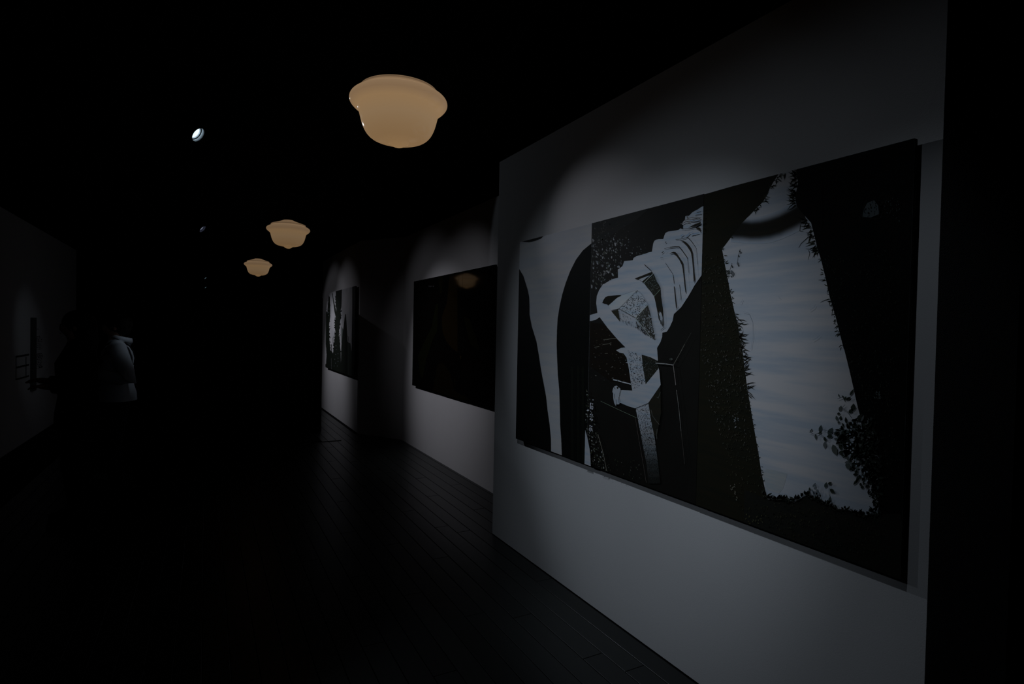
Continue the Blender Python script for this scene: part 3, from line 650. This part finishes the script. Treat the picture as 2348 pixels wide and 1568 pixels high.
def make_lamp(loc, strength, label):
    t = empty('pendant_lamp', loc, label=label, category='lamp', group='milk-glass pendant lamps down the corridor')
    sh = obj('lamp_shade', lathe(bmesh.new(), [(r*R, z*R) for r, z in smooth_prof(prof, 4)], 72), glass_mat(strength), t)
    top = 3.3-loc[2]
    obj('fitter', lathe(bmesh.new(), [(0, .135), (.010, .135), (.022, .125), (.044, .108), (.047, .088), (.044, .086)], 32), m_metal_black, t)
    obj('stem', lathe(bmesh.new(), [(.007, .16), (.007, top-.02)], 12), m_metal_black, t)
    obj('ceiling_canopy', lathe(bmesh.new(), [(0, top), (.065, top), (.062, top-.015), (.03, top-.03), (0, top-.032)], 32), m_metal_black, t)
    return t
LX = .70
make_lamp((LX, 2.335, 2.535), .98, 'nearest and largest glowing milk-glass bowl lamp hanging from the black ceiling')
make_lamp((LX, 5.95, 2.54), .66, 'middle glowing milk-glass bowl lamp hanging from the black ceiling')
make_lamp((LX, 9.60, 2.54), .60, 'farthest and smallest glowing milk-glass bowl lamp hanging from the black ceiling')

# ------------------------------------------------------------------ track and spotlights
tr = empty('light_track', (-.06, 5, 3.3), label='black lighting track on the ceiling carrying the small spotlights', category='track')
o = obj('track_rail', mbox((-.018, -9, -.03), (.018, 19, 0), .002), m_metal_black, tr)
m_lens = mat('lit_spot_lens', (.8, .9, .95), .15, emit=((.72, .90, 1.0), 1.25))
m_lensdim = mat('shielded_spot_lens', (.3, .35, .4), .2, emit=((.6, .7, .95), .22))
m_ring = mat('pale_baffle_ring', (.75, .8, .85), .5)
m_ringdim = mat('grey_baffle_ring', (.6, .6, .7), .5)
def make_spot(pos, aim, label, ml, mr_, r=.05):
    pos = Vector(pos); d = (Vector(aim)-pos).normalized(); q = d.to_track_quat('Z', 'Y')
    t = empty('spotlight', (pos.x, pos.y, 3.27), label=label, category='spotlight', group='spotlights on the ceiling track')
    off = pos-Vector(t.location); mt = Matrix.Translation(off) @ q.to_matrix().to_4x4()
    def part(name, prof, m, seg=32): return obj(name, lathe(bmesh.new(), prof, seg, mt), m, t)
    part('body', [(0, -.10), (r*.55, -.098), (r*.8, -.085), (r*.98, -.03), (r*1.12, .0), (r*1.12, .071), (r*1.05, .071), (r*1.05, .032), (0, .030)], m_metal_black)
    part('lens', [(0, .050), (r*.5, .048), (r*.82, .040), (r*.82, .034), (0, .034)], ml)
    part('baffle_ring', [(r*.86, .040), (r*.86, .046), (r*.92, .048), (r*.94, .042)], mr_)
    part('baffle_ring', [(r*1.02, .050), (r*1.03, .070), (r*1.045, .070), (r*1.04, .050)], mr_)
    bm = bmesh.new(); side = q @ Vector((1, 0, 0))
    for s in (-1, 1): tube(bm, [off+side*(s*r*1.14), off+side*(s*r*1.25)+Vector((0, 0, .03)), Vector((s*.02, 0, -.04))+side*0, Vector((0, 0, -.012))], [.005]*4, 8)
    obj('yoke', bm, m_metal_black, t)
    obj('track_adapter', mbox((-.016, -.05, -.028), (.016, .05, 0), .003), m_metal_black, t)
    return t
h1 = on_z(447, 295, SPOT_Z); h2 = on_z(461, 518, SPOT_Z)
make_spot((h1.x-.03, h1.y+.02, h1.z), (1.80, 3.55, 1.40), 'nearest bright round spotlight on the ceiling track, upper left', m_lens, m_ring)
make_spot((h2.x-.03, h2.y+.01, h2.z), (2.05, 8.0, 1.1), 'second dim round spotlight on the track, level with the middle lamp', m_lensdim, m_ringdim)
m_l3 = mat('far_spot_lens', (.3, .35, .4), .2, emit=((.45, .75, .9), .12))
make_spot((-.06, 18.97, 3.0), (2.05, 17.6, 1.1), 'third tiny spotlight far down the track, left of the farthest lamp', m_l3, m_metal_black)
make_spot((-.06, 23.7, 3.0), (2.05, 22.3, 1.1), 'farthest pinpoint spotlight at the end of the track', m_l3, m_metal_black)
for y in (2.05, 1.2, 5.7, 7.6):
    pass

# ------------------------------------------------------------------ dark screen with plant mural, and mat
sc = empty('folding_screen', (.6, 9.12, 0), label='low black free-standing screen with a dark green bamboo mural across the corridor', category='screen')
obj('board', mbox((-.95, 0, .06), (.985, .05, 2.05), .004), m_black, sc)
obj('foot', mbox((-.85, -.14, 0), (-.79, .19, .06), .004), m_black, sc); obj('foot', mbox((.83, -.14, 0), (.89, .19, .06), .004), m_black, sc)
obj('plinth', mbox((-.95, .0, 0), (.985, .05, .06)), m_black, sc)
m_bamboo = mat('dark_green_print', (.020, .036, .016), .7, noise=.5, nscale=9, spec=.1)
bm = bmesh.new(); random.seed(3)
def q4(bm, P): bm.faces.new([bm.verts.new(p) for p in P])
for i, x in enumerate((-.78, -.63, -.50, -.38, -.16, -.07, .10, .26, .36, .50, .60, .74, .86)):
    wd = random.choice((.014, .022, .03)); z = .30
    while z < 1.85:
        h = random.uniform(.17, .22); q4(bm, [(x-wd/2, -.001, z), (x+wd/2, -.001, z), (x+wd/2, -.001, z+h-.012), (x-wd/2, -.001, z+h-.012)])
        for s in (-1, 1):
            for a in (.15, .5, .9):
                if random.random() < .6:
                    L = random.uniform(.05, .12); dx, dz = s*L*cos(a), -L*sin(a)*.6
                    q4(bm, [(x, -.0015-.0001*i, z+h-.008), (x+dx*.5-dz*.08, -.0015-.0001*i, z+h-.008+dz*.5+dx*s*.08), (x+dx, -.0015-.0001*i, z+h-.008+dz), (x+dx*.5+dz*.08, -.0015-.0001*i, z+h-.008+dz*.5-abs(dx)*.08)])
        z += h
obj('mural', bm, m_bamboo, sc, kind='stuff')
mt = obj('floor_mat', mbox((-.4, 8.22, .0), (1.44, 9.05, .012), .003), mat('black_rubber_mat', (.006, .006, .006), .9, bump=.5, bscale=90, spec=.1), label='flat black mat on the planks in front of the dark screen', category='mat')
obj('floor_strip', mbox((1.40, 8.195, 0), (1.70, 8.215, .006), .001), m_metal_black, label='thin black metal joint strip lying across the planks beside the mat', category='strip')

# ------------------------------------------------------------------ left wall: text, drawing, narrow board
XL = -2.098
bd = on_x(70, 728, XL); be = on_x(76.5, 890, XL)
obj('display_board', mbox((XL-.002, bd.y, be.z-.03), (XL+.03, be.y+.02, bd.z), .002), mat('dark_grey_board', (.05, .055, .05), .8, spec=.2), label='narrow tall dark board fixed to the dim left wall beside the text', category='board')
m_txt = mat('wall_lettering', (.02, .02, .02), .8, spec=.1)
tx = empty('wall_text', (XL, 10.6, 1.2), label='block of small dark text lines on the dim left wall', category='wall text')
random.seed(8)
def text_rows(y0px, rows, x0, x1, name):
    bm = bmesh.new()
    for r, (ya, yb) in enumerate(rows):
        a = on_x(x0, ya, XL); b = on_x(x1, yb, XL); Yp = a.y; zz = a.z
        h = .020
        while Yp < b.y-random.uniform(0, .12):
            wl = random.uniform(.03, .10); zc = zz+(b.z-a.z)*(Yp-a.y)/(b.y-a.y)
            L = min(wl, b.y-Yp); n = max(1, int(L/.022))
            for k in range(n):
                u = Yp+k*.022; hh = h*random.choice((.6, .6, 1)); q4(bm, [(XL+.0008, u, zz), (XL+.0008, u+.014, zz), (XL+.0008, u+.014, zz+hh), (XL+.0008, u, zz+hh)])
            Yp += wl+.022
    o = obj(name, bm, m_txt, tx, kind='stuff'); o.matrix_parent_inverse = Matrix.Translation(-Vector(tx.location)); return o
text_rows(0, [(756, 756)], 81, 88, 'heading')
text_rows(0, [(773+4.2*i, 773+4.2*i) for i in range(8)], 81, 97, 'paragraph')
text_rows(0, [(814+4.0*i, 814+4.0*i) for i in range(9)], 82, 98, 'paragraph')
dg = empty('wall_drawing', (XL, 9.5, 1.1), label='faint dark framed diagram on the dim left wall, nearer than the text', category='drawing')
bm = bmesh.new()
def ln(x0, y0, x1, y1, t=.012):
    a = on_x(x0, y0, XL); b = on_x(x1, y1, XL)
    box(bm, (XL, min(a.y, b.y), min(a.z, b.z)), (XL+.004, max(a.y, b.y)+(t if abs(a.y-b.y) < .05 else 0), max(a.z, b.z)+t))
ln(36, 818, 36, 872); ln(59, 820, 59, 866); ln(36, 843, 66, 838); ln(36, 872, 66, 862); ln(36, 818, 66, 815)
o = obj('diagram_lines', bm, m_txt, dg); fix(o, dg)

# ------------------------------------------------------------------ people
def skin_obj(name, verts, edges, radii, m, parent, root=0, lv=2):
    bm = bmesh.new(); ly = bm.verts.layers.skin.verify(); vs = [bm.verts.new(v) for v in verts]
    for a, b in edges: bm.edges.new((vs[a], vs[b]))
    for v, r in zip(vs, radii): v[ly].radius = (r, r) if not isinstance(r, tuple) else r
    vs[root][ly].use_root = True
    o = obj(name, bm, None, parent); o.data.materials.append(m)
    sk = o.modifiers.new('Skin', 'SKIN'); sk.use_smooth_shade = True; ss = o.modifiers.new('Sub', 'SUBSURF'); ss.levels = lv; ss.render_levels = lv
    return o
m_skin = mat('skin', (.42, .24, .16), .55, noise=.08, nscale=30)
m_hair = mat('dark_hair', (.008, .007, .006), .6, noise=.3, nscale=80, spec=.2)
m_eye = mat('eye_dark', (.02, .015, .012), .2)
def person(loc, heading, label, hair_long, top_m, top_len, pants_m, shoes_m, hands, elbows, lean=.0, hood=False, strap=False):
    """local axes: +X forward, +Y the person's left, Z up; 1.66 m tall"""
    t = empty('person', loc, label=label, category='person'); t.rotation_euler = (0, 0, heading)
    V = [(0, 0, .94), (0, 0, 1.08), (.01, 0, 1.24), (.0, 0, 1.38), (.01, 0, 1.44), (.025, 0, 1.50), (.03, 0, 1.565), (.03, 0, 1.62)]
    Rr = [.115, .11, .125, .085, .052, .060, .088, .070]; Ed = [(i, i+1) for i in range(7)]
    def chain(start, pts, rs):
        k = start
        for p, r in zip(pts, rs): V.append(p); Rr.append(r); Ed.append((k, len(V)-1)); k = len(V)-1
        return k
    chain(6, [(.125, 0, 1.545)], [.012])       # nose
    for s, (hx, hy, hz), (ex, ey, ez) in ((1, hands[0], elbows[0]), (-1, hands[1], elbows[1])):
        k = chain(3, [(0, s*.15, 1.36), (ex, ey, ez), ((ex+hx)/2, (ey+hy)/2, (ez+hz)/2), (hx, hy, hz)], [.052, .040, .036, .026])
        f = (Vector((hx, hy, hz))-Vector((ex, ey, ez))).normalized(); sd = Vector((0, 0, 1)).cross(f).normalized(); dn = f.cross(sd)
        W = Vector((hx, hy, hz)); pk = chain(k, [W+f*.045], [.028])
        for j, (o_, L) in enumerate(((.027, .062), (.009, .072), (-.009, .068), (-.026, .052))):
            b0 = W+f*.08+sd*o_; b1 = b0+f*L*.5-dn*.008; b2 = b1+f*L*.4-dn*.022; chain(pk, [b0, b1, b2], [.0095, .0085, .007])
        b0 = W+f*.03+sd*(-s*.034); chain(k, [b0, b0+f*.035+sd*(-s*.014), b0+f*.06+sd*(-s*.010)], [.011, .010, .008])
        chain(0, [(.0, s*.095, .86), (.03, s*.10, .48), (-.01, s*.10, .09), (.05, s*.105, .045), (.13, s*.11, .03)], [.088, .055, .038, .036, .028])
    skin_obj('body', V, Ed, Rr, m_skin, t)
    for s in (-1, 1):
        bm = bmesh.new(); bmesh.ops.create_uvsphere(bm, u_segments=10, v_segments=8, radius=.0115, matrix=Matrix.Translation((.108, s*.031, 1.575))); obj('eye', bm, m_eye, t)
    for s in (-1, 1):
        bm = bmesh.new(); bmesh.ops.create_uvsphere(bm, u_segments=10, v_segments=8, radius=.03, matrix=Matrix.Translation((.02, s*.085, 1.565)) @ Matrix.Diagonal((.6, .3, 1.05, 1))); obj('ear', bm, m_skin, t)
    bm = bmesh.new(); bmesh.ops.create_cube(bm, size=.01, matrix=Matrix.Translation((.113, 0, 1.51)) @ Matrix.Diagonal((.8, 4, .6, 1))); obj('mouth', bm, mat('lips', (.3, .1, .08), .5), t)
    bm = bmesh.new(); bmesh.ops.create_uvsphere(bm, u_segments=24, v_segments=16, radius=.108, matrix=Matrix.Translation((-.005, 0, 1.598)) @ Matrix.Diagonal((1.05, .95, .95, 1)))
    if hair_long: tube(bm, [(-.02, 0, 1.60), (-.045, 0, 1.50), (-.055, 0, 1.42), (-.07, 0, 1.33)], [(.10, .10), (.105, .085), (.11, .075), (.08, .045)], 18)
    else: tube(bm, [(-.02, 0, 1.60), (-.04, 0, 1.53), (-.045, 0, 1.49)], [(.09, .09), (.08, .07), (.055, .05)], 18)
    for f in bm.faces: f.smooth = True
    obj('hair', bm, m_hair, t)
    # upper garment
    zb = top_len
    ctr = [(0, 0, zb), (0, 0, (zb+1.02)/2), (0, 0, 1.02), (.01, 0, 1.16), (.01, 0, 1.28), (0, 0, 1.37), (0, 0, 1.42), (.005, 0, 1.455)]
    bm = bmesh.new(); rads = [(.20, .155), (.19, .15), (.165, .13), (.175, .135), (.185, .14), (.16, .105), (.095, .08), (.062, .062)]
    seg = 24; rings = []
    for c, (ry, rx) in zip(ctr, rads): rings.append([bm.verts.new((c[0]+rx*cos(2*pi*k/seg)*(1+.03*sin(5*2*pi*k/seg)), c[1]+ry*sin(2*pi*k/seg), c[2])) for k in range(seg)])
    for a, b in zip(rings, rings[1:]):
        for k in range(seg): bm.faces.new((a[k], a[(k+1) % seg], b[(k+1) % seg], b[k])).smooth = True
    for s, h, e in ((1, hands[0], elbows[0]), (-1, hands[1], elbows[1])):
        h = Vector(h); e = Vector(e); sh = Vector((0, s*.14, 1.375)); wv = e.lerp(h, .9)
        tube(bm, [sh+Vector((0, -s*.05, .005)), sh+Vector((0, s*.02, -.01)), sh.lerp(e, .35), sh.lerp(e, .75), e, e.lerp(h, .2), e.lerp(h, .55), wv], [.075, .078, .072, .064, .062, .060, .052, .046], 16)
    if hood: tube(bm, [(-.02, 0, 1.425), (-.035, 0, 1.455), (-.04, 0, 1.475)], [(.095, .085), (.11, .09), (.09, .075)], 20)
    else: tube(bm, [(.0, 0, 1.42), (.0, 0, 1.455), (.005, 0, 1.475)], [(.085, .075), (.072, .066), (.068, .064)], 20)
    obj('coat' if zb < .8 else 'jacket', bm, top_m, t)
    bm = bmesh.new()
    for s in (-1, 1): tube(bm, [(0, s*.06, .96), (.0, s*.085, .84), (.02, s*.10, .66), (.032, s*.10, .48), (.01, s*.10, .28), (-.008, s*.10, .085)], [(.085, .105), (.088, .10), (.080, .088), (.070, .076), (.062, .066), (.056, .06)], 16)
    obj('trousers', bm, pants_m, t)
    for s in (-1, 1):
        bm = bmesh.new(); tube(bm, [(-.055, s*.10, .05), (-.03, s*.10, .055), (.03, s*.10, .05), (.10, s*.105, .036), (.16, s*.11, .028), (.185, s*.11, .024)], [(.03, .028), (.048, .04), (.05, .042), (.048, .034), (.042, .026), (.02, .018)], 16)
        box(bm, (-.075, s*.105-.047, 0), (.19, s*.105+.047, .018), .004); obj('shoe', bm, shoes_m, t)
    if strap:
        bm = bmesh.new(); pts_ = []
        for a in range(0, 11):
            u = radians(200-a*22); pts_.append((.0+.145*cos(u)*.95, .115, 1.27+.165*sin(u)))
        tube(bm, pts_, [(.022, .006)]*len(pts_), 8); obj('shoulder_strap', bm, m_black, t)
    return t
cl_black = mat('black_wool', (.006, .006, .006), .95, spec=.05, bump=.3)
cl_grey = mat('light_grey_cotton', (.40, .44, .48), .9, noise=.12, nscale=14, spec=.1, bump=.4, bscale=120)
cl_dark = mat('dark_denim', (.010, .011, .013), .9, spec=.08)
a = on_z(178, 1195); person((a.x, a.y, 0), radians(188), 'person in a long black coat in silhouette, reading the left wall text', True, cl_black, .76, cl_black, cl_black,
       ((.17, .12, 1.10), (.20, -.09, 1.13)), ((-.05, .24, 1.08), (-.04, -.25, 1.08)))
b = on_z(268, 1130); person((b.x, b.y, 0), radians(184), 'person in a pale grey hooded jacket with bent elbow, half lit, facing the left wall', False, cl_grey, .88, cl_dark, cl_black,
       ((.20, .10, 1.14), (.22, -.10, 1.12)), ((-.10, .235, 1.08), (-.02, -.25, 1.08)), hood=True, strap=True)
